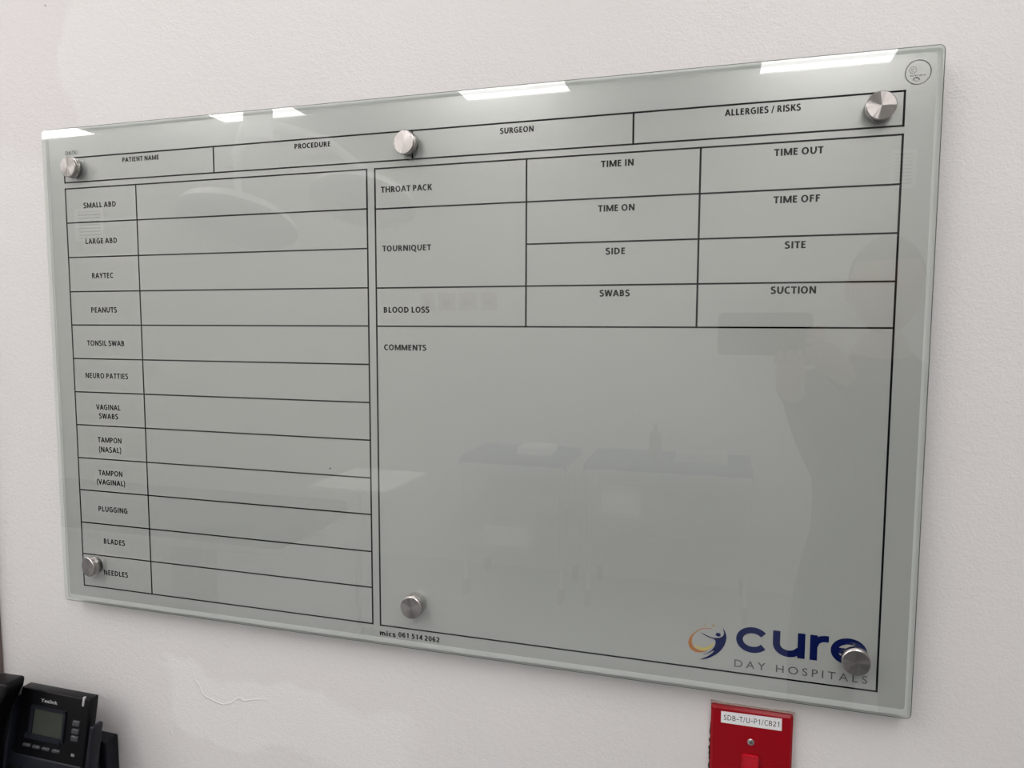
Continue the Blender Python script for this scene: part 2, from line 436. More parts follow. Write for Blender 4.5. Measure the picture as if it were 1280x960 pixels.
# bold condensed capitals drawn from strokes (cap height 1)
def catmull(P, n=6):
    P = [Vector(p) for p in P]; Q = [P[0] * 2 - P[1]] + P + [P[-1] * 2 - P[-2]]; out = []
    for i in range(1, len(Q) - 2):
        a, b, c, d = Q[i - 1:i + 3]
        for k in range(n):
            t = k / n
            out.append(.5 * ((2 * b) + (c - a) * t + (2 * a - 5 * b + 4 * c - d) * t * t + (3 * b - a - 3 * c + d) * t ** 3))
    return out + [P[-1]]
def glyph_polys(ch, s, t):
    """list of quads/polygons for one character, plus its advance; s stem weight, t bar weight"""
    P = []; h = s / 2
    def V(x, y0=0, y1=1): P.append([(x, y0), (x + s, y0), (x + s, y1), (x, y1)])
    def Hb(y, x0, x1): P.append([(x0, y), (x1, y), (x1, y + t), (x0, y + t)])
    def D(x0, y0, x1, y1, w=None):           # diagonal with horizontal ends, x = left corner
        w = w or s * 1.08; P.append([(x0, y0), (x0 + w, y0), (x1 + w, y1), (x1, y1)])
    def R(pts, w=None):
        w = (w or s) / 2; pts = catmull(pts); prev = None
        for i, p in enumerate(pts):
            d = (pts[min(i + 1, len(pts) - 1)] - pts[max(i - 1, 0)]).normalized(); n = Vector((-d.y, d.x))
            ww = w * abs(n.x) + (t / 2) * (1 - abs(n.x)) if True else w
            cur = (tuple(p + n * ww), tuple(p - n * ww))
            if prev: P.append([prev[0], prev[1], cur[1], cur[0]])
            prev = cur
    def E(cx, cy, rx, ry, a0=0, a1=360, n=32):
        prev = None
        for i in range(n + 1):
            a = math.radians(a0 + (a1 - a0) * i / n); c, q = math.cos(a), math.sin(a)
            cur = ((cx + rx * c, cy + ry * q), (cx + (rx - s) * c, cy + (ry - t) * q))
            if prev: P.append([prev[0], prev[1], cur[1], cur[0]])
            prev = cur
    if ch == 'A': D(.0, 0, .36, 1); D(.78, 0, .36, 1, s * 1.02); Hb(.22, .18, .75); w = .98
    elif ch == 'B': V(.09); Hb(0, .09, .42); Hb(.44, .09, .40); Hb(1 - t, .09, .38); E(.40, .22 + t / 2, .40, .22 + t / 2, -90, 90); E(.38, .72, .36, .28, -90, 90); w = .88
    elif ch == 'C': E(.53, .5, .49, .52, 52, 308); w = .86
    elif ch == 'D': V(.09); Hb(0, .09, .4); Hb(1 - t, .09, .4); E(.38, .5, .58, .5, -90, 90); w = 1.02
    elif ch == 'E': V(.09); Hb(0, .09, .68); Hb(.43, .09, .62); Hb(1 - t, .09, .66); w = .76
    elif ch == 'F': V(.09); Hb(.42, .09, .62); Hb(1 - t, .09, .67); w = .74
    elif ch == 'G': E(.54, .5, .50, .52, 52, 300); V(.70, .06, .52); Hb(.40, .48, .88); w = .98
    elif ch == 'H': V(.09); V(.75); Hb(.43, .09, .9); w = 1.03
    elif ch == 'I': V(.10); w = .40
    elif ch == 'K': V(.09); D(.22, .44, .60, 1, s * 1.25); D(.66, 0, .26, .56, s * 1.3); w = .93
    elif ch == 'L': V(.09); Hb(0, .09, .68); w = .72
    elif ch == 'M': V(.07, 0, 1); V(.96, 0, 1); D(.52, .05, .10, 1, s * .95); D(.53, .05, .93, 1, s * .95); w = 1.22
    elif ch == 'N': V(.09); V(.74); D(.72, 0, .09, 1, s * 1.1); w = 1.02
    elif ch in 'O0': E(.53 if ch == 'O' else .40, .5, .49 if ch == 'O' else .37, .52); w = 1.06 if ch == 'O' else .80
    elif ch == 'Q': E(.53, .5, .49, .52); D(.80, -.22, .52, .06, s * 1.3); w = 1.06
    elif ch == 'P': V(.09); Hb(1 - t, .09, .40); Hb(.36, .09, .40); E(.38, .68, .40, .32, -90, 90); w = .83
    elif ch == 'R': V(.09); Hb(1 - t, .09, .40); Hb(.40, .09, .40); E(.38, .70, .38, .30, -90, 90); D(.60, 0, .36, .44, s * 1.15); w = .88
    elif ch == 'S': R([(.62, .86), (.48, .93), (.33, .925), (.18, .85), (.15, .72), (.24, .60), (.40, .52), (.55, .43), (.62, .29), (.56, .14), (.40, .07), (.22, .075), (.07, .14)]); w = .76
    elif ch == 'T': V(.31); Hb(1 - t, .02, .78); w = .80
    elif ch == 'U': V(.09, .38, 1); V(.72, .38, 1); E(.50, .40, .41, .42, 180, 360); w = .99
    elif ch == 'V': D(.34, 0, .0, 1); D(.34, 0, .72, 1, s * 1.02); w = .92
    elif ch == 'W': D(.22, 0, .0, 1); D(.24, 0, .50, 1, s * .95); D(.78, 0, .50, 1, s * .95); D(.80, 0, 1.05, 1, s * .98); w = 1.26
    elif ch == 'Y': V(.32, 0, .45); D(.33, .40, .0, 1); D(.33, .40, .64, 1, s * 1.02); w = .86
    elif ch == '/': D(.0, -.08, .34, 1.05, s * .75); w = .52
    elif ch == '(': R([(.36, 1.08), (.20, .80), (.15, .45), (.20, .08), (.36, -.22)], s * .8); w = .40
    elif ch == ')': R([(.04, 1.08), (.20, .80), (.25, .45), (.20, .08), (.04, -.22)], s * .8); w = .40
    elif ch == ':': P.append([(.08, 0), (.28, 0), (.28, .2), (.08, .2)]); P.append([(.08, .5), (.28, .5), (.28, .7), (.08, .7)]); w = .38
    elif ch == '-': Hb(.34, .04, .56); w = .60
    elif ch == '1': V(.36); D(.10, .74, .38, .98, s * .9); w = .80
    elif ch == '2': R([(.12, .80), (.24, .91), (.42, .925), (.58, .84), (.61, .68), (.52, .50), (.34, .30), (.15, .09)]); Hb(0, .06, .72); w = .80
    elif ch == '4': V(.46); Hb(.22, .03, .76); D(.03, .24, .42, 1, s * 1.1); w = .80
    elif ch == '5': Hb(1 - t, .18, .68); D(.12, .46, .18, 1, s * .9); R([(.14, .56), (.34, .61), (.52, .56), (.61, .42), (.60, .24), (.48, .10), (.28, .06), (.08, .11)]); w = .80
    elif ch == '6': E(.42, .32, .35, .33); R([(.66, .94), (.44, .90), (.24, .76), (.16, .55), (.16, .35)]); w = .80
    elif ch == 'm': V(.08, 0, .72); V(.50, 0, .5); V(.92, 0, .5); E(.38, .42, .31, .32, 0, 180); E(.80, .42, .31, .32, 0, 180); w = 1.22
    elif ch == 'i': V(.08, 0, .72); V(.08, .82, 1.0); w = .38
    elif ch == 'c': E(.40, .36, .36, .38, 48, 312); w = .70
    elif ch == 's': R([(.52, .58), (.36, .66), (.18, .60), (.15, .48), (.34, .37), (.50, .26), (.48, .12), (.28, .06), (.06, .13)]); w = .64
    else: w = .30
    return P, w
def stroke_text(name, body, x0, x1, zc, caph, y, m, parent, s=.255, t=.195, track=.05, label=None, M=None, origin=None):
    polys = []; x = 0
    for ch in body:
        P, w = glyph_polys(ch, s, t)
        polys += [[(a + x, b) for a, b in p] for p in P]; x += w + track
    xs = [a for p in polys for a, b in p]; mn, mx_ = min(xs), max(xs); sx = (x1 - x0) / (mx_ - mn)
    verts, faces = [], []; o0 = Vector(origin if origin is not None else parent.location)
    for p in polys:
        ar = sum(p[i][0] * p[(i + 1) % len(p)][1] - p[(i + 1) % len(p)][0] * p[i][1] for i in range(len(p)))
        if ar < 0: p = p[::-1]
        k = len(verts)
        for a, b in p:
            q = Vector((x0 + (a - mn) * sx, y, zc + (b - .5) * caph))
            if M is not None: q = M(q)
            verts.append(q - o0)
        faces.append(list(range(k, k + len(p))))
    me = bpy.data.meshes.new(name); me.from_pydata(verts, [], faces); me.update()
    o = link(name, me, m, parent)
    if label: o['label'] = label
    return o
TXT = [
('DATE:',0.0362,0.0558,0.0303,0.0046),('PATIENT NAME',0.1231,0.1768,0.0436,0.0056),('PROCEDURE',0.3611,0.4061,0.0436,0.0056),
('SURGEON',0.6005,0.6360,0.0442,0.0058),('ALLERGIES / RISKS',0.8198,0.8859,0.0435,0.0060),
('SMALL ABD',0.0607,0.1106,0.0951,0.0065),('LARGE ABD',0.0615,0.1100,0.1389,0.0065),('RAYTEC',0.0690,0.1019,0.1812,0.0066),
('PEANUTS',0.0652,0.1053,0.2236,0.0066),('TONSIL SWAB',0.0563,0.1144,0.2650,0.0067),('NEURO PATTIES',0.0515,0.1182,0.3059,0.0067),
('VAGINAL',0.0659,0.1041,0.3456,0.0067),('SWABS',0.0699,0.1000,0.3569,0.0067),('TAMPON',0.0661,0.1036,0.3873,0.0068),
('(NASAL)',0.0674,0.1025,0.3997,0.0068),('TAMPON',0.0650,0.1027,0.4298,0.0068),('(VAGINAL)',0.0616,0.1063,0.4417,0.0068),
('PLUGGING',0.0624,0.1082,0.4768,0.0068),('BLADES',0.0685,0.1022,0.5188,0.0068),('NEEDLES',0.0664,0.1048,0.5601,0.0068),
('THROAT PACK',0.4662,0.5261,0.0961,0.0064),('TOURNIQUET',0.4670,0.5240,0.1588,0.0063),('BLOOD LOSS',0.4679,0.5218,0.2248,0.0063),
('COMMENTS',0.4678,0.5180,0.2656,0.0063),('TIME IN',0.7043,0.7364,0.0833,0.0064),('TIME ON',0.7019,0.7380,0.1261,0.0064),
('SIDE',0.7102,0.7294,0.1679,0.0064),('SWABS',0.7047,0.7347,0.2091,0.0064),('TIME OUT',0.8641,0.9060,0.0825,0.0064),
('TIME OFF',0.8649,0.9048,0.1252,0.0065),('SITE',0.8761,0.8941,0.1666,0.0065),('SUCTION',0.8652,0.9045,0.2079,0.0066),
('mics',0.4581,0.4780,0.5901,0.0058),('061 514 2062',0.4813,0.5312,0.5894,0.0058)]
for t, x0, x1, y, h in TXT:
    low = t in ('mics',)
    stroke_text('caption', t, BX(x0), BX(x1), BZ(y), h, YP, M_black, board, s=.255 if x0 > .2 else (.16 if t == 'DATE:' else .235), t=.195 if t != 'DATE:' else .14,
                label='printed black caption reading ' + t.rstrip(':'))
text('caption', 'DAY HOSPITALS', BX(.8429), BX(.9618), BZ(.5715), .0074, YP - .0001, M_grey, board, off=0.002, spacing=1.45,
     label='thin grey spaced capitals under the navy lettering')

# company lettering and emblem
def ribbon(bm, pts, wd, y):
    pts = [Vector((p[0], p[1])) for p in pts]; prev = None
    for i, p in enumerate(pts):
        t = (pts[min(i + 1, len(pts) - 1)] - pts[max(i - 1, 0)]).normalized(); n = Vector((-t.y, t.x))
        w = wd[i] if isinstance(wd, list) else wd
        a, b = p + n * w, p - n * w
        cur = (bm.verts.new((BX(a.x), y, BZ(a.y))), bm.verts.new((BX(b.x), y, BZ(b.y))))
        if prev: bm.faces.new((prev[0], prev[1], cur[1], cur[0]))
        prev = cur
def arc(cx, cy, rx, ry, a0, a1, n=40):
    return [(cx + rx * math.cos(math.radians(a0 + (a1 - a0) * i / n)), cy - ry * math.sin(math.radians(a0 + (a1 - a0) * i / n))) for i in range(n + 1)]
YL = YP - .0001
bm = bmesh.new()   # c
ribbon(bm, arc(.8592, .5461, .0122, .0098, 36, 324), .0031, YL)
bo('logo_letter', bm, M_navy, label='navy lower-case c')
bm = bmesh.new()   # u
ribbon(bm, [(.8810, .5338), (.8810, .5440)] + arc(.8920, .5462, .0110, .0092, 180, 335, 26), .0033, YL)
bm.faces.new([bm.verts.new((BX(x), YL - .00005, BZ(y))) for x, y in ((.9000, .5586), (.9067, .5586), (.9067, .5338), (.9000, .5338))])
bo('logo_letter', bm, M_navy, label='navy lower-case u')
bm = bmesh.new()   # r
bm.faces.new([bm.verts.new((BX(x), YL - .00005, BZ(y))) for x, y in ((.9110, .5586), (.9176, .5586), (.9176, .5338), (.9110, .5338))])
ribbon(bm, [(.9150, .5440), (.9168, .5398), (.9205, .5372), (.9240, .5366), (.9274, .5366)], .0031, YL)
bo('logo_letter', bm, M_navy, label='navy lower-case r')
bm = bmesh.new()   # e
ribbon(bm, arc(.9449, .5461, .0126, .0098, -12, 322), .0031, YL)
bm.faces.new([bm.verts.new((BX(x), YL - .00005, BZ(y))) for x, y in ((.934, .5488), (.9603, .5488), (.9603, .5432), (.934, .5432))])
bo('logo_letter', bm, M_navy, label='navy lower-case e')
EM = {
'figure': [(0.8301, 0.5375), (0.8323, 0.539), (0.834, 0.5424), (0.8349, 0.5463), (0.8345, 0.5504), (0.8332, 0.5547), (0.8309, 0.5591), (0.8282, 0.5625), (0.8245, 0.5659), (0.8203, 0.5688), (0.816, 0.571), (0.8122, 0.5722), (0.8105, 0.5722), (0.8136, 0.5705), (0.8169, 0.5685), (0.8197, 0.5663), (0.822, 0.5639), (0.8234, 0.5622), (0.8227, 0.5617), (0.8197, 0.564), (0.8168, 0.5656), (0.8145, 0.5667), (0.8125, 0.567), (0.8159, 0.5655), (0.8192, 0.5633), (0.8215, 0.5609), (0.8233, 0.5581), (0.8244, 0.5554), (0.8247, 0.5523), (0.8241, 0.5508), (0.8226, 0.5497), (0.8198, 0.5491), (0.8164, 0.548), (0.813, 0.5464), (0.8096, 0.5442), (0.8135, 0.5458), (0.8173, 0.5473), (0.8212, 0.5484), (0.825, 0.5484), (0.8283, 0.5477), (0.8306, 0.5464), (0.832, 0.5447), (0.8324, 0.5426), (0.8319, 0.5401), (0.8309, 0.5382)],
'orange': [(0.8209, 0.5392), (0.8162, 0.5393), (0.8109, 0.5405), (0.8062, 0.5434), (0.8019, 0.5475), (0.7994, 0.552), (0.7985, 0.5562), (0.7993, 0.5603), (0.8018, 0.5636), (0.8057, 0.5654), (0.8101, 0.5654), (0.8149, 0.5641), (0.8177, 0.5624), (0.8148, 0.5631), (0.811, 0.5633), (0.8071, 0.5626), (0.8042, 0.5607), (0.8024, 0.5578), (0.8019, 0.5542), (0.8025, 0.5506), (0.8043, 0.5467), (0.8072, 0.5438), (0.811, 0.5413), (0.8162, 0.5399), (0.821, 0.5399)],
'yellow': [(0.8046, 0.559), (0.8071, 0.5613), (0.8105, 0.5626), (0.8144, 0.5626), (0.8181, 0.5611), (0.8214, 0.5581), (0.8232, 0.5545), (0.8225, 0.5538), (0.8209, 0.5558), (0.8181, 0.5583), (0.8143, 0.5598), (0.8104, 0.5601), (0.8071, 0.5592), (0.8051, 0.5574)]}
RAYS = [[(0.8066, 0.54), (0.8073, 0.5376), (0.8083, 0.5395)], [(0.8133, 0.5384), (0.8146, 0.5336), (0.8154, 0.5376)],
        [(0.8204, 0.5375), (0.8231, 0.5325), (0.8237, 0.5373)], [(0.8021, 0.5444), (0.8016, 0.5424), (0.8035, 0.5435)],
        [(0.7983, 0.549), (0.7976, 0.5476), (0.8, 0.548)], [(0.7963, 0.5534), (0.7957, 0.552), (0.7977, 0.5527)]]
def poly(bm, pts, y):
    vs = [bm.verts.new((BX(a), y, BZ(b))) for a, b in pts]
    for t in tessellate_polygon([[Vector((a, b, 0)) for a, b in pts]]): bm.faces.new([vs[i] for i in t])
def tri(bm): pass
bm = bmesh.new(); poly(bm, EM['orange'], YL); tri(bm); bo('emblem_crescent', bm, M_orange, label='orange crescent of the emblem')
bm = bmesh.new(); poly(bm, EM['yellow'], YL); tri(bm); bo('emblem_crescent', bm, M_yellow, label='yellow crescent of the emblem')
bm = bmesh.new(); [poly(bm, r, YL) for r in RAYS]; bo('emblem_rays', bm, M_tan, label='short tan sun rays above the crescent')
bm = bmesh.new(); poly(bm, EM['figure'], YL - .0001); tri(bm)
poly(bm, [(.8270 + .00245 * math.cos(t * math.pi / 10), .5448 + .0019 * math.sin(t * math.pi / 10)) for t in range(20)], YL - .0001)
bo('emblem_figure', bm, M_navy, label='navy leaping figure of the emblem')

# round sticker, upper right
bm = bmesh.new()
SX, SY = .9796, .0218
ribbon(bm, arc(SX, SY, .0100, .0102, 0, 360, 60), .00032, YL)
ribbon(bm, arc(SX - .0042, SY - .0022, .0028, .0028, 0, 360, 30), .00016, YL)
ribbon(bm, arc(SX - .0042, SY - .0022, .0011, .0011, 20, 300, 16), .00016, YL)
ribbon(bm, arc(SX - .0012, SY + .0062, .0023, .0018, 200, -20, 16), .0004, YL)
ribbon(bm, arc(SX - .0012, SY + .0068, .0009, .0009, 180, 360, 10), .00018, YL)
for i, w in enumerate((.0010, .0007, .0012, .0006, .0013, .0009, .0011)):
    x = SX - .0062 + i * .0018
    quad(bm, x, x + w, SY + .0022, SY + .0032)
bo('round_mark', bm, M_lgrey, label='small round printed mark in the upper right corner')
bm = bmesh.new(); poly(bm, arc(BX(0) + .5 + .3985, .4044, .0009, .0009, 0, 345, 12), YL)
bo('ink_speck', bm, M_black, label='tiny black speck left of the middle of the comments box')

# steel standoff knobs
KN = Matrix.Rotation(math.radians(90), 4, 'X')       # local +Z -> world -Y
for (x, y) in ((.0533, .0502), (.5005, .0512), (.9493, .0508), (.0553, .5507), (.5026, .5512), (.9499, .5505)):
    bm = bmesh.new()
    R_ = .0124
    lathe(bm, [(0.0, .0002), (R_ - .0006, .0002), (R_, .0008), (R_, .0054), (R_ - .0006, .0057), (R_ - .0006, .0062), (R_, .0065), (R_, .0079), (R_ - .0007, .0086), (0.002, .0086), (0, .0086)], 72)
    me = bpy.data.meshes.new('standoff'); bmesh.ops.recalc_face_normals(bm, faces=bm.faces[:]); bm.to_mesh(me); bm.free()
    for p in me.polygons: p.use_smooth = True
    me.set_sharp_from_angle(angle=math.radians(25))
    kn = link('standoff', me, M_steel, board)
    kn.location = Vector((BX(x), -.0227, BZ(y))) - Vector(board.location)
    kn.rotation_euler = (math.radians(90), 0, random.uniform(-.2, .2))
    bm = bmesh.new(); lathe(bm, [(0, -.0001), (.0112, -.0001), (.0112, .0004), (0, .0004)], 40)
    obj('washer', bm, M_washer, kn, True, 30)
    bm = bmesh.new(); lathe(bm, [(0, -.0221), (.0095, -.0221), (.0095, -.0055), (0, -.0055)], 40)
    obj('barrel', bm, M_steel2, kn, True, 30)

# ------------------------------------------------------------------ red switch plate
PL = empty('switch_plate', (.3611, 0, 1.0985), 'red plastic wall switch plate with white code label under the glass board', 'switch')
def po(name, bm, m, smooth=False, ang=None, parent=PL, label=None):
    for v in bm.verts: v.co -= Vector(PL.location)
    o = obj(name, bm, m, parent, smooth, ang)
    if label: o['label'] = label
    return o
bm = bmesh.new()
n = 4
outer = rrect(.3223, .4000, 1.0985, 1.2182, .0022, n); inner = rrect(.3246, .3977, 1.1008, 1.2159, .002, n)
rg = [[bm.verts.new((x, y, z)) for x, z in pts] for pts, y in ((outer, 0), (outer, -.0062), (inner, -.0085))]
bm.faces.new(rg[2])
for a, b in zip(rg, rg[1:]):
    for i in range(len(a)):
        j = (i + 1) % len(a); bm.faces.new((a[i], a[j], b[j], b[i]))
po('cover_plate', bm, M_red, True, 30)
def screw(name, x, z, parent):
    bm = bmesh.new()
    MM = Matrix.Translation((x, -.0085, z)) @ KN
    lathe(bm, [(.0033, .0), (.0033, .0006), (.0024, .0012), (0, .0014)], 24, MM)
    o = po(name, bm, M_steel2, True, 40, label='small steel screw')
    bm = bmesh.new()
    for a in (0.5, 0.5 + math.pi / 2):
        bx(bm, -.0020, .0020, -.00005, .00005, -.00028, .00028, M=Matrix.Translation((x, -.00995, z)) @ Matrix.Rotation(a, 4, 'Y'))
    for v in bm.verts: v.co -= Vector(PL.location)
    obj('cross_slot', bm, M_gap, o)
screw('screw', .3611, 1.1855, PL); screw('screw', .3611, 1.1180, PL)
bm = bmesh.new()
prism(bm, [(.3320, 1.2014), (.3894, 1.2020), (.3894, 1.2146), (.3320, 1.2132)], -.0085, -.0088)
lab = po('code_label', bm, M_paper, label='white printed tape label on the red plate')
stroke_text('lettering', 'SDB-T/U-P1/CB21', .3346, .3870, 1.2078, .0054, -.00885, M_black, lab, s=.14, t=.12, track=.06, origin=PL.location,
     M=lambda p: Vector((p.x, p.y, p.z + (p.x - .3607) * .018)))
# rocker
bm = bmesh.new(); 
for a in ((.3528, .3541, 1.1440, 1.1724), (.3678, .3691, 1.1440, 1.1724), (.3528, .3691, 1.1711, 1.1724), (.3528, .3691, 1.1440, 1.1453)):
    bx(bm, a[0], a[1], -.0108, -.0084, a[2], a[3], .0004)
rf_ = po('rocker_frame', bm, M_redbright)
bm = bmesh.new(); prof = [(-.0084, 1.1454), (-.0125, 1.1454), (-.0094, 1.1582), (-.0105, 1.1708), (-.0084, 1.1708)]
A = [bm.verts.new((.3543, y, z)) for y, z in prof]; B = [bm.verts.new((.3676, y, z)) for y, z in prof]
bm.faces.new(A); bm.faces.new(B[::-1])
for i in range(5): j = (i + 1) % 5; bm.faces.new((A[i], A[j], B[j], B[i]))
po('rocker', bm, M_redbright)
# broken plaster around the plate's edge (belongs to the wall)
def ragged(name, m, side):
    bm = bmesh.new(); rnd = random.Random(3)
    N_ = 34
    if side == 'left':
        pa = [(.3226, 1.196 - i * .0028) for i in range(N_)]
        pb = [(.3226 - .0006 - rnd.random() * .0016 * min(1, i / 5), 1.196 - i * .0028) for i in range(N_)]
    else:
        pa = [(.3215 + i * .00242, 1.2178) for i in range(N_)]
        pb = [(.3215 + i * .00242, 1.2182 + rnd.random() * .0008 + (.0010 if i < 3 else 0)) for i in range(N_)]
    A = [bm.verts.new((x, .0, z)) for x, z in pa]; B = [bm.verts.new((x, 0, z)) for x, z in pb]
    y = -.0010 if side == 'left' else -.0035
    A2 = [bm.verts.new((x, y, z)) for x, z in pa]; B2 = [bm.verts.new((x, y, z)) for x, z in pb]
    for i in range(N_ - 1):
        bm.faces.new((A2[i], B2[i], B2[i + 1], A2[i + 1])); bm.faces.new((B[i], B[i + 1], B2[i + 1], B2[i]))
    return obj(name, bm, m, wall_front)
ragged('plaster_crack', M_gap, 'left')['label'] = 'dark crack in the plaster beside the red plate'
ragged('plaster_ridge', M_plaster, 'top')['label'] = 'rough chipped plaster along the top of the red plate'

# ------------------------------------------------------------------ wall phone
PH = empty('desk_phone', (-.48, 0, .93), 'black office telephone fixed to the wall at the lower left of the glass board', 'telephone')
PO = Vector(PH.location)
def pf(x, z, d=0.0): return Vector((x, -.05 - (1.126 - z) * .2 - d, z))       # tilted front plane
def pbox(name, x0, x1, z0, z1, d0, d1, m, parent=PH, bev=.001, label=None):
    """box lying in the tilted front plane between depths d0 (back) and d1 (front)"""
    bm = bmesh.new(); vs = bx(bm, x0, x1, 0, 1, z0, z1, 0)
    for v in bm.verts:
        v.co = pf(v.co.x, v.co.z, d1 if v.co.y < .5 else d0) - PO
    if bev: bmesh.ops.bevel(bm, geom=bm.edges[:], offset=bev, segments=3, profile=0.5, affect='EDGES')
    o = obj(name, bm, m, parent, True, 45)
    if label: o['label'] = label
    return o
def sbox(name, d, m, bev=.002, label=None, parent=PH):
    bm = bmesh.new(); bx(bm, *d, bev, 3)
    for v in bm.verts: v.co -= PO
    o = obj(name, bm, m, parent, True, 45)
    if label: o['label'] = label
    return o
sbox('wall_bracket', (-.60, -.4405, -.022, 0, .935, 1.052), M_phone2, .003, 'dark bracket box behind the phone')
pbox('screen_housing', -.5450, -.4310, 1.0450, 1.1265, -.014, 0, M_phone, bev=.002)
sbox('housing_arm', (-.53, -.45, -.046, -.018, .99, 1.040), M_phone2, .002)
# LCD in a recessed lip
bm = bmesh.new()
for a in ((-.5225, -.5172, 1.0700, 1.1055), (-.4683, -.4650, 1.0700, 1.1085), (-.5225, -.4650, 1.1050, 1.1080), (-.5270, -.4690, 1.0680, 1.0740)):
    vs = bx(bm, a[0], a[1], 0, 1, a[2], a[3])
    for v in vs: v.co = pf(v.co.x, v.co.z, .0022 if v.co.y < .5 else -.001) - PO
lip = obj('screen_frame', bm, M_phone2, PH)
pbox('screen', -.5172, -.4683, 1.0740, 1.1052, -.001, .0006, M_lcd, bev=0, label='unlit grey-green screen')
text('brand_lettering', 'Yealink', -.5093, -.4816, 1.1153, .0042, 0, M_silver, PH, off=.012,
     M=lambda p: pf(p.x, p.z, .0003), label='small silver lettering above the screen')
pbox('message_lamp', -.4420, -.4392, 1.1175, 1.1285, -.002, .0012, M_silver, bev=.0006, label='narrow clear lamp strip')
for z in (1.0965, 1.0868, 1.0785):
    pbox('arrow_key', -.4530, -.4420, z - .0032, z + .0030, -.001, .0022, M_key, bev=.001)
for x in (-.5226, -.5066, -.4910, -.4746):
    pbox('soft_key', x - .0062, x + .0062, 1.0572, 1.0610, -.001, .0024, M_key, bev=.0012)
pbox('status_light', -.4505, -.4455, 1.0566, 1.0596, -.001, .0008, M_key2, bev=.0004, label='small pale status light')
pbox('keypad_body', -.5620, -.4330, .9350, 1.0470, -.016, .0010, M_phone2, bev=.003)
for r in range(5):
    for c in range(5):
        x = -.5441 + c * .0203; z = 1.0300 - r * .0185
        if x > -.45: continue
        pbox('keypad_key', x - .0062, x + .0062, z - .0034, z + .0034, -.001, .0030, M_phone, bev=.0012)
# raised right side wing
pbox('side_wing', -.4240, -.4175, .9350, 1.0975, -.012, .0040, M_phone2, bev=.0022)
pbox('handset_cradle', -.6380, -.5480, .9350, 1.1150, -.016, .008, M_phone2, bev=.003)
# handset, lifts off: a separate thing
HS = empty('phone_handset', (-.55, -.08, .94), 'black curved telephone handset hanging upright on the left of the phone', 'handset')
bm = bmesh.new()
prof = [(-.640, 1.1435), (-.560, 1.1455), (-.5310, 1.1475), (-.5283, 1.1440), (-.5290, 1.1350), (-.5370, 1.1208), (-.5434, 1.1089), (-.5450, 1.1000), (-.5500, 1.080), (-.5505, 1.063), (-.5495, 1.02), (-.546, .99), (-.540, .965), (-.532, .945), (-.535, .935), (-.64, .935)]
prism(bm, prof, 0, 1)
for v in bm.verts: v.co = pf(v.co.x, v.co.z, .036 if v.co.y < .5 else .010) - Vector(HS.location)
bmesh.ops.bevel(bm, geom=[e for e in bm.edges], offset=.0025, segments=3, profile=.5, affect='EDGES')
obj('handset_shell', bm, M_phone, HS, True, 50)

# ------------------------------------------------------------------ far side of the room (seen in the glass)
M_blue = mat('blue_drape', (0.035, 0.07, 0.16), 0.8, bump=0.6, bscale=40)
M_cloth = mat('white_linen', (0.7, 0.7, 0.68), 0.8, bump=0.5, bscale=40)
M_padd = mat('black_upholstery', (0.03, 0.032, 0.035), 0.5)
M_dgrey = mat('dark_grey_plastic', (0.08, 0.08, 0.08), 0.5)

def grille(x0, x1, z0, z1, label):
    t = empty('air_grille', ((x0 + x1) / 2, YB, z0), label, 'air vent', 'return air grilles on the far wall')
    w = (x1 - x0) / 2; h = z1 - z0
    bm = bmesh.new()
    for a in ((-w, w, 0, .02), (-w, w, h - .02, h), (-w, -w + .02, 0, h), (w - .02, w, 0, h)): bx(bm, a[0], a[1], 0, .02, a[2], a[3])
    obj('frame', bm, M_white, t); box('backing', (-w, w, 0, .003, 0, h), M_dgrey, t)
    n = 8; me = None
    for i in range(n):
        z = .035 + (h - .07) * i / (n - 1)
        if me is None:
            s = box('slat', (-w + .02, w - .02, -.010, .010, -.004, .004), M_white, t); me = s.data
        else: s = link('slat', me, None, t)
        s.location = (0, .012, z); s.rotation_euler = (math.radians(-35), 0, 0)
k = (4.4376 / 4.0876)
def far(x, z): return .32073 + (x - .32073) * k, 1.6 + (z - 1.6) * k
for (x0, z0), (x1, z1), lb in (((-4.14, 2.19), (-3.89, 2.42), 'white slatted air grille high on the far wall, the left one in the glass'), ((1.13, 2.30), (1.25, 2.49), 'white slatted air grille high on the far wall, the right one in the glass')):
    a, b = far(x0, z0), far(x1, z1); grille(a[0], b[0], a[1], b[1], lb)
for i, (x0, x1) in enumerate(((-1.463, -1.372), (-1.346, -1.235), (-1.209, -1.096), (-1.07, -.968))):
    a, b = far(x0, 1.69), far(x1, 1.797)
    t = empty('wall_socket', ((a[0] + b[0]) / 2, YB, a[1]), 'dull pink socket plate, %s of four in a row on the far wall' % ('leftmost', 'second', 'third', 'rightmost')[i], 'socket', 'socket plates on the far wall')
    w = (b[0] - a[0]) / 2
    box('plate', (-w, w, 0, .012, 0, b[1] - a[1]), mat('socket_pink', (.30, .22, .21), .5), t, .003)
    box('outlet', (-w * .5, w * .5, .012, .018, .03, .07), M_dgrey, t, .002)

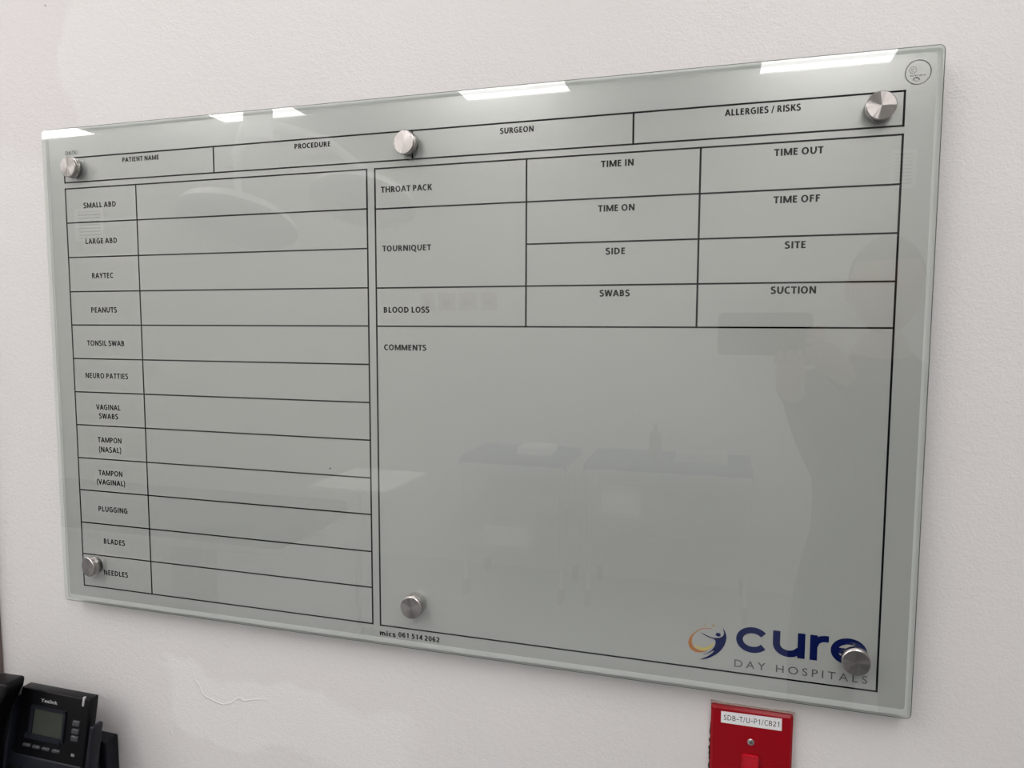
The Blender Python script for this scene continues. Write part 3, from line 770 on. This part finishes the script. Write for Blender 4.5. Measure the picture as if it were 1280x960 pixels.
def trolley(x0, x1, y0, y1, z, label, items):
    t = empty('instrument_trolley', ((x0 + x1) / 2, (y0 + y1) / 2, 0), label, 'trolley')
    w, d = (x1 - x0) / 2, (y1 - y0) / 2
    bm = bmesh.new(); bx(bm, -w, w, -d, d, z - .03, z, .008)
    obj('top_shelf', bm, M_steel2, t)
    box('lower_shelf', (-w + .01, w - .01, -d + .01, d - .01, .28, .30), M_steel2, t, .003)
    box('middle_shelf', (-w + .01, w - .01, -d + .01, d - .01, .52, .54), M_steel2, t, .003)
    for sx in (-1, 1):
        for sy in (-1, 1):
            bm = bmesh.new(); cyl(bm, (sx * (w - .015), sy * (d - .015), .09), (sx * (w - .015), sy * (d - .015), z - .02), .012)
            lg = obj('leg', bm, M_steel2, t, True, 40)
            bm = bmesh.new(); cyl(bm, (sx * (w - .015) - .012, sy * (d - .015), .045), (sx * (w - .015) + .012, sy * (d - .015), .045), .045)
            bx(bm, sx * (w - .015) - .016, sx * (w - .015) + .016, sy * (d - .015) - .01, sy * (d - .015) + .01, .06, .095)
            obj('castor', bm, M_dgrey, lg, True, 40)
    # draped cloth over the top
    bm = bmesh.new(); nx, ny = 26, 14; W, D = w + .05, d + .05; g = []
    for i in range(nx + 1):
        row = []
        for j in range(ny + 1):
            u = -W + 2 * W * i / nx; v = -D + 2 * D * j / ny
            ox = max(0, abs(u) - w - .006); oy = max(0, abs(v) - d - .006)
            x = max(-w - .006, min(w + .006, u)) + math.copysign(.2 * ox, u) ; y = max(-d - .006, min(d + .006, v)) + math.copysign(.2 * oy, v)
            zz = z + .004 - (ox + oy) * .95 + .002 * math.sin(i * 1.3 + j)
            if oy > 0: y += .008 * math.sin(i * .9)
            row.append(bm.verts.new((x + t.location.x, y + t.location.y, zz)))
        g.append(row)
    for i in range(nx):
        for j in range(ny): bm.faces.new((g[i][j], g[i + 1][j], g[i + 1][j + 1], g[i][j + 1]))
    c = obj('cloth', bm, M_blue, None, True)
    tag(c, 'dark blue cloth draped over the top of the ' + items, 'cloth')
    return t
trolley(-1.11, -.50, -3.62, -3.17, .84, 'steel three-shelf trolley under a blue cloth, the left one by the far wall', 'left trolley')
trolley(-.38, .50, -3.66, -3.20, .84, 'wide steel three-shelf trolley under a blue cloth, the right one by the far wall', 'right trolley')
tag(box('linen_stack', (-.80, -.60, -3.45, -3.25, .846, .89), M_cloth, None, .01), 'folded white linen on the left blue-draped trolley', 'linen')
tag(box('supply_box', (-.98, -.72, -3.45, -3.22, .3002, .42), M_cloth, None, .006), 'low white box on the bottom shelf of the left trolley', 'box')
tag(box('supply_box', (-.30, -.08, -3.45, -3.24, .5402, .66), M_cloth, None, .006), 'white box on the middle shelf of the right trolley', 'box')
bm = bmesh.new(); lathe(bm, [(0, 0), (.035, 0), (.035, .13), (.012, .16), (.012, .19), (0, .19)], 24)
bt = obj('spray_bottle', bm, M_dgrey, None, True, 40); bt.location = (-.02, -3.42, .846); tag(bt, 'slim grey bottle standing on the right blue-draped trolley', 'bottle')
tag(box('instrument_tray', (.10, .38, -3.52, -3.28, .846, .886), M_steel2, None, .006), 'shallow steel tray on the right blue-draped trolley', 'tray')

# side table on one column
MS = empty('mayo_stand', (-1.28, -2.35, 0), 'pale overbed instrument stand with a flat top on one column', 'stand')
box('table_top', (-.20, .20, -.22, .22, .84, .862), M_cloth, MS, .006)
bm = bmesh.new(); cyl(bm, (-.15, -.15, .06), (-.15, -.15, .84), .018); obj('column', bm, M_steel2, MS, True, 40)
bm = bmesh.new(); bx(bm, -.17, .17, -.18, -.12, .03, .06); bx(bm, -.18, -.12, -.17, .20, .03, .06); obj('foot', bm, M_steel2, MS)
for p in ((-.16, .19), (.16, -.15), (-.15, -.16)):
    bm = bmesh.new(); cyl(bm, (p[0], p[1], 0), (p[0], p[1], .03), .02); obj('glide', bm, M_dgrey, MS, True, 40)

# operating table
OT = empty('operating_table', (-2.05, -1.85, 0), 'dark padded operating table on a steel pedestal', 'operating table')
box('mattress', (-.85, .80, -.26, .26, .74, .82), M_padd, OT, .03, 4)
box('table_frame', (-.80, .74, -.22, .22, .70, .739), M_steel2, OT, .004)
box('pedestal', (-.18, .18, -.14, .14, .10, .70), M_steel2, OT, .01)
box('base', (-.50, .50, -.24, .24, .0, .10), M_dgrey, OT, .02, 3)

# operating light hanging from the ceiling
OL = empty('surgical_light', (-1.60, -2.0, H), 'white two-headed surgical light on jointed ceiling arms', 'surgical light')
bm = bmesh.new(); cyl(bm, (0, 0, 0), (0, 0, -.04), .14); cyl(bm, (0, 0, -.04), (0, 0, -.50), .06); obj('ceiling_post', bm, M_white, OL, True, 40)
for (dx, dy, dz) in ((-.30, -.25, -.78), (.10, -.75, -.62)):
    bm = bmesh.new(); tube(bm, [(0, 0, -.42), (dx * .6, dy * .6, -.40), (dx, dy, -.48), (dx, dy, dz + .08)], .025)
    ar = obj('arm', bm, M_white, OL, True, 50)
    bm = bmesh.new(); lathe(bm, [(0, .06), (.10, .055), (.26, .01), (.28, -.03), (.26, -.045), (0, -.035)], 40, Matrix.Translation((dx, dy, dz)) @ Matrix.Rotation(.35, 4, 'X'))
    obj('lamp_head', bm, M_white, ar, True, 50)

# ------------------------------------------------------------------ person with a phone, behind the camera
M_skin = mat('skin', (0.36, 0.21, 0.15), 0.5)
M_scrub = mat('dark_scrubs', (0.018, 0.022, 0.032), 0.9, spec=0.1, bump=0.4, bscale=60)
M_shoe = mat('black_shoes', (0.02, 0.02, 0.02), 0.5)
M_capf = mat('theatre_cap', (0.10, 0.10, 0.11), 0.85, spec=0.1)
PX, PY = .69, -1.19
def skin_mesh(chains, sub=2):
    """chains: list of ([(x,y,z,r),...]) ; first chain point of a chain may be an index tuple ('@', chain, i) to branch"""
    vs, es, roots, idx = [], [], [], []
    for ch in chains:
        ids = []
        for p in ch:
            if p[0] == '@': ids.append(idx[p[1]][p[2]]); continue
            vs.append(p); ids.append(len(vs) - 1)
        if ch[0][0] != '@': roots.append(ids[0])
        es += list(zip(ids, ids[1:])); idx.append(ids)
    me = bpy.data.meshes.new('s'); me.from_pydata([p[:3] for p in vs], es, [])
    o = bpy.data.objects.new('s', me); COL.objects.link(o)
    md = o.modifiers.new('sk', 'SKIN'); md.use_smooth_shade = True
    sd = me.skin_vertices[0].data
    for i, p in enumerate(vs):
        r = p[3]; sd[i].radius = (r if not isinstance(r, tuple) else r[0], r if not isinstance(r, tuple) else r[1])
        sd[i].use_root = i in roots
    s2 = o.modifiers.new('ss', 'SUBSURF'); s2.levels = sub; s2.render_levels = sub
    dg = bpy.context.evaluated_depsgraph_get(); dg.update()
    out = bpy.data.meshes.new_from_object(o.evaluated_get(dg))
    bpy.data.objects.remove(o)
    return out
RH = (.500, -.775, 1.560)      # right hand (far end of the phone)
LH = (.455, -.775, 1.530)      # left hand (under the phone)
body = [
 [(PX, PY, .96, .15), (PX, PY, 1.10, .14), (PX, PY, 1.28, .16), (PX, PY, 1.42, .15), (PX, PY + .01, 1.52, .065), (PX, PY + .03, 1.60, .058)],
 [('@', 0, 3), (PX + .18, PY, 1.44, .062), (PX + .23, PY + .06, 1.24, .050), (PX + .06, PY + .26, 1.33, .042), (RH[0] + .05, RH[1] - .05, RH[2] - .05, .029), (*RH, .030)],
 [('@', 0, 3), (PX - .18, PY, 1.44, .062), (PX - .10, PY + .10, 1.24, .050), (PX - .15, PY + .27, 1.40, .038), (LH[0] - .0, LH[1] - .04, LH[2] - .055, .029), (*LH, .030)],
 [('@', 0, 0), (PX + .10, PY, .88, .10), (PX + .11, PY + .01, .50, .068), (PX + .11, PY - .02, .11, .045), (PX + .12, PY + .15, .045, .040)],
 [('@', 0, 0), (PX - .10, PY, .88, .10), (PX - .11, PY + .01, .50, .068), (PX - .11, PY - .02, .11, .045), (PX - .12, PY + .15, .045, .040)],
]
# right-hand fingers wrap the end of the phone (front side), thumb behind
for i in range(4):
    z = 1.590 - i * .017; ln = (.9, 1.0, .95, .8)[i]
    body.append([(.492, -.768, z, .010), (.502, -.745, z, .009), (.494, -.727, z, .0085), (.494 - .022 * ln, -.7235, z, .0075)])
body.append([(.500, -.775, 1.575, .012), (.488, -.757, 1.590, .010), (.465, -.750, 1.600, .009)])
for i in range(4):
    x = .480 - i * .017; ln = (.9, 1.0, .95, .8)[i]
    body.append([(x, -.770, 1.534, .010), (x, -.748, 1.534, .009), (x, -.727, 1.538, .0085), (x, -.7235, 1.541 + .016 * ln, .0075)])
body.append([(.450, -.775, 1.540, .012), (.445, -.757, 1.556, .010), (.443, -.749, 1.580, .009)])
me = skin_mesh(body)
bm = bmesh.new(); bm.from_mesh(me); bpy.data.meshes.remove(me)
# head
r = bmesh.ops.create_uvsphere(bm, u_segments=32, v_segments=24, radius=1)
for v in r['verts']:
    x, y, z = v.co
    s = 1.0 - .22 * max(0, -z) ** 1.5
    yy = y * .098 * (1 - .1 * max(0, -z))
    nose = .020 * math.exp(-((x * .077) / .012) ** 2 - ((z + .12) / .16) ** 2) if y > 0 else 0
    eye = -.007 * (math.exp(-((abs(x) - .40) / .14) ** 2 - ((z - .03) / .10) ** 2)) if y > 0 else 0
    mouth = -.004 * math.exp(-((x) / .3) ** 2 - ((z + .48) / .04) ** 2) if y > 0 else 0
    v.co = Vector((PX + x * .077 * s, PY + .035 + yy + nose + eye + mouth, 1.690 + z * .112))
for sx in (-1, 1):
    r = bmesh.ops.create_uvsphere(bm, u_segments=12, v_segments=8, radius=1)
    for v in r['verts']: v.co = Vector((PX + sx * .079 + v.co.x * .010, PY + .03 + v.co.y * .018, 1.685 + v.co.z * .031))
for f in bm.faces:
    c = f.calc_center_median(); f.smooth = True
    arm = (c.y > PY + .30)
    f.material_index = 1
    if c.z > 1.53 and abs(c.x - PX) < .12 and not arm: f.material_index = 0
    if c.y > PY + .385 and c.z > 1.25: f.material_index = 0
    if c.z < .10: f.material_index = 2
for v in bm.verts: v.co -= Vector((PX, PY, 0))
me = bpy.data.meshes.new('person'); bm.to_mesh(me); bm.free()
person = link('person', me, [M_skin, M_scrub, M_shoe]); person.location = (PX, PY, 0)
tag(person, 'person in dark clothes and cap holding up a phone, seen faintly reflected in the glass', 'person')
bm = bmesh.new(); r = bmesh.ops.create_uvsphere(bm, u_segments=32, v_segments=20, radius=1)
for v in r['verts']:
    x, y, z = v.co; v.co = Vector((x * .082, .030 + y * .104, 1.695 + z * .115))
bmesh.ops.delete(bm, geom=[v for v in bm.verts if v.co.z < 1.715 + (.02 if v.co.y > .06 else -.03)], context='VERTS')
obj('cap', bm, M_capf, person, True)
# the phone the person holds (the lens sits just in front of its upper left end)
PC = empty('mobile_phone', (.402, -.734, 1.545), 'black mobile phone held sideways by the reflected person', 'phone')
bm = bmesh.new(); prism(bm, rrect(-.085, .083, 0, .080, .010), -.004, .004)
bmesh.ops.bevel(bm, geom=bm.edges[:], offset=.0012, segments=2, profile=.5, affect='EDGES')
obj('body', bm, M_phone, PC, True, 40)
box('display', (-.080, .078, -.0046, -.0040, .004, .076), M_lcd, PC)
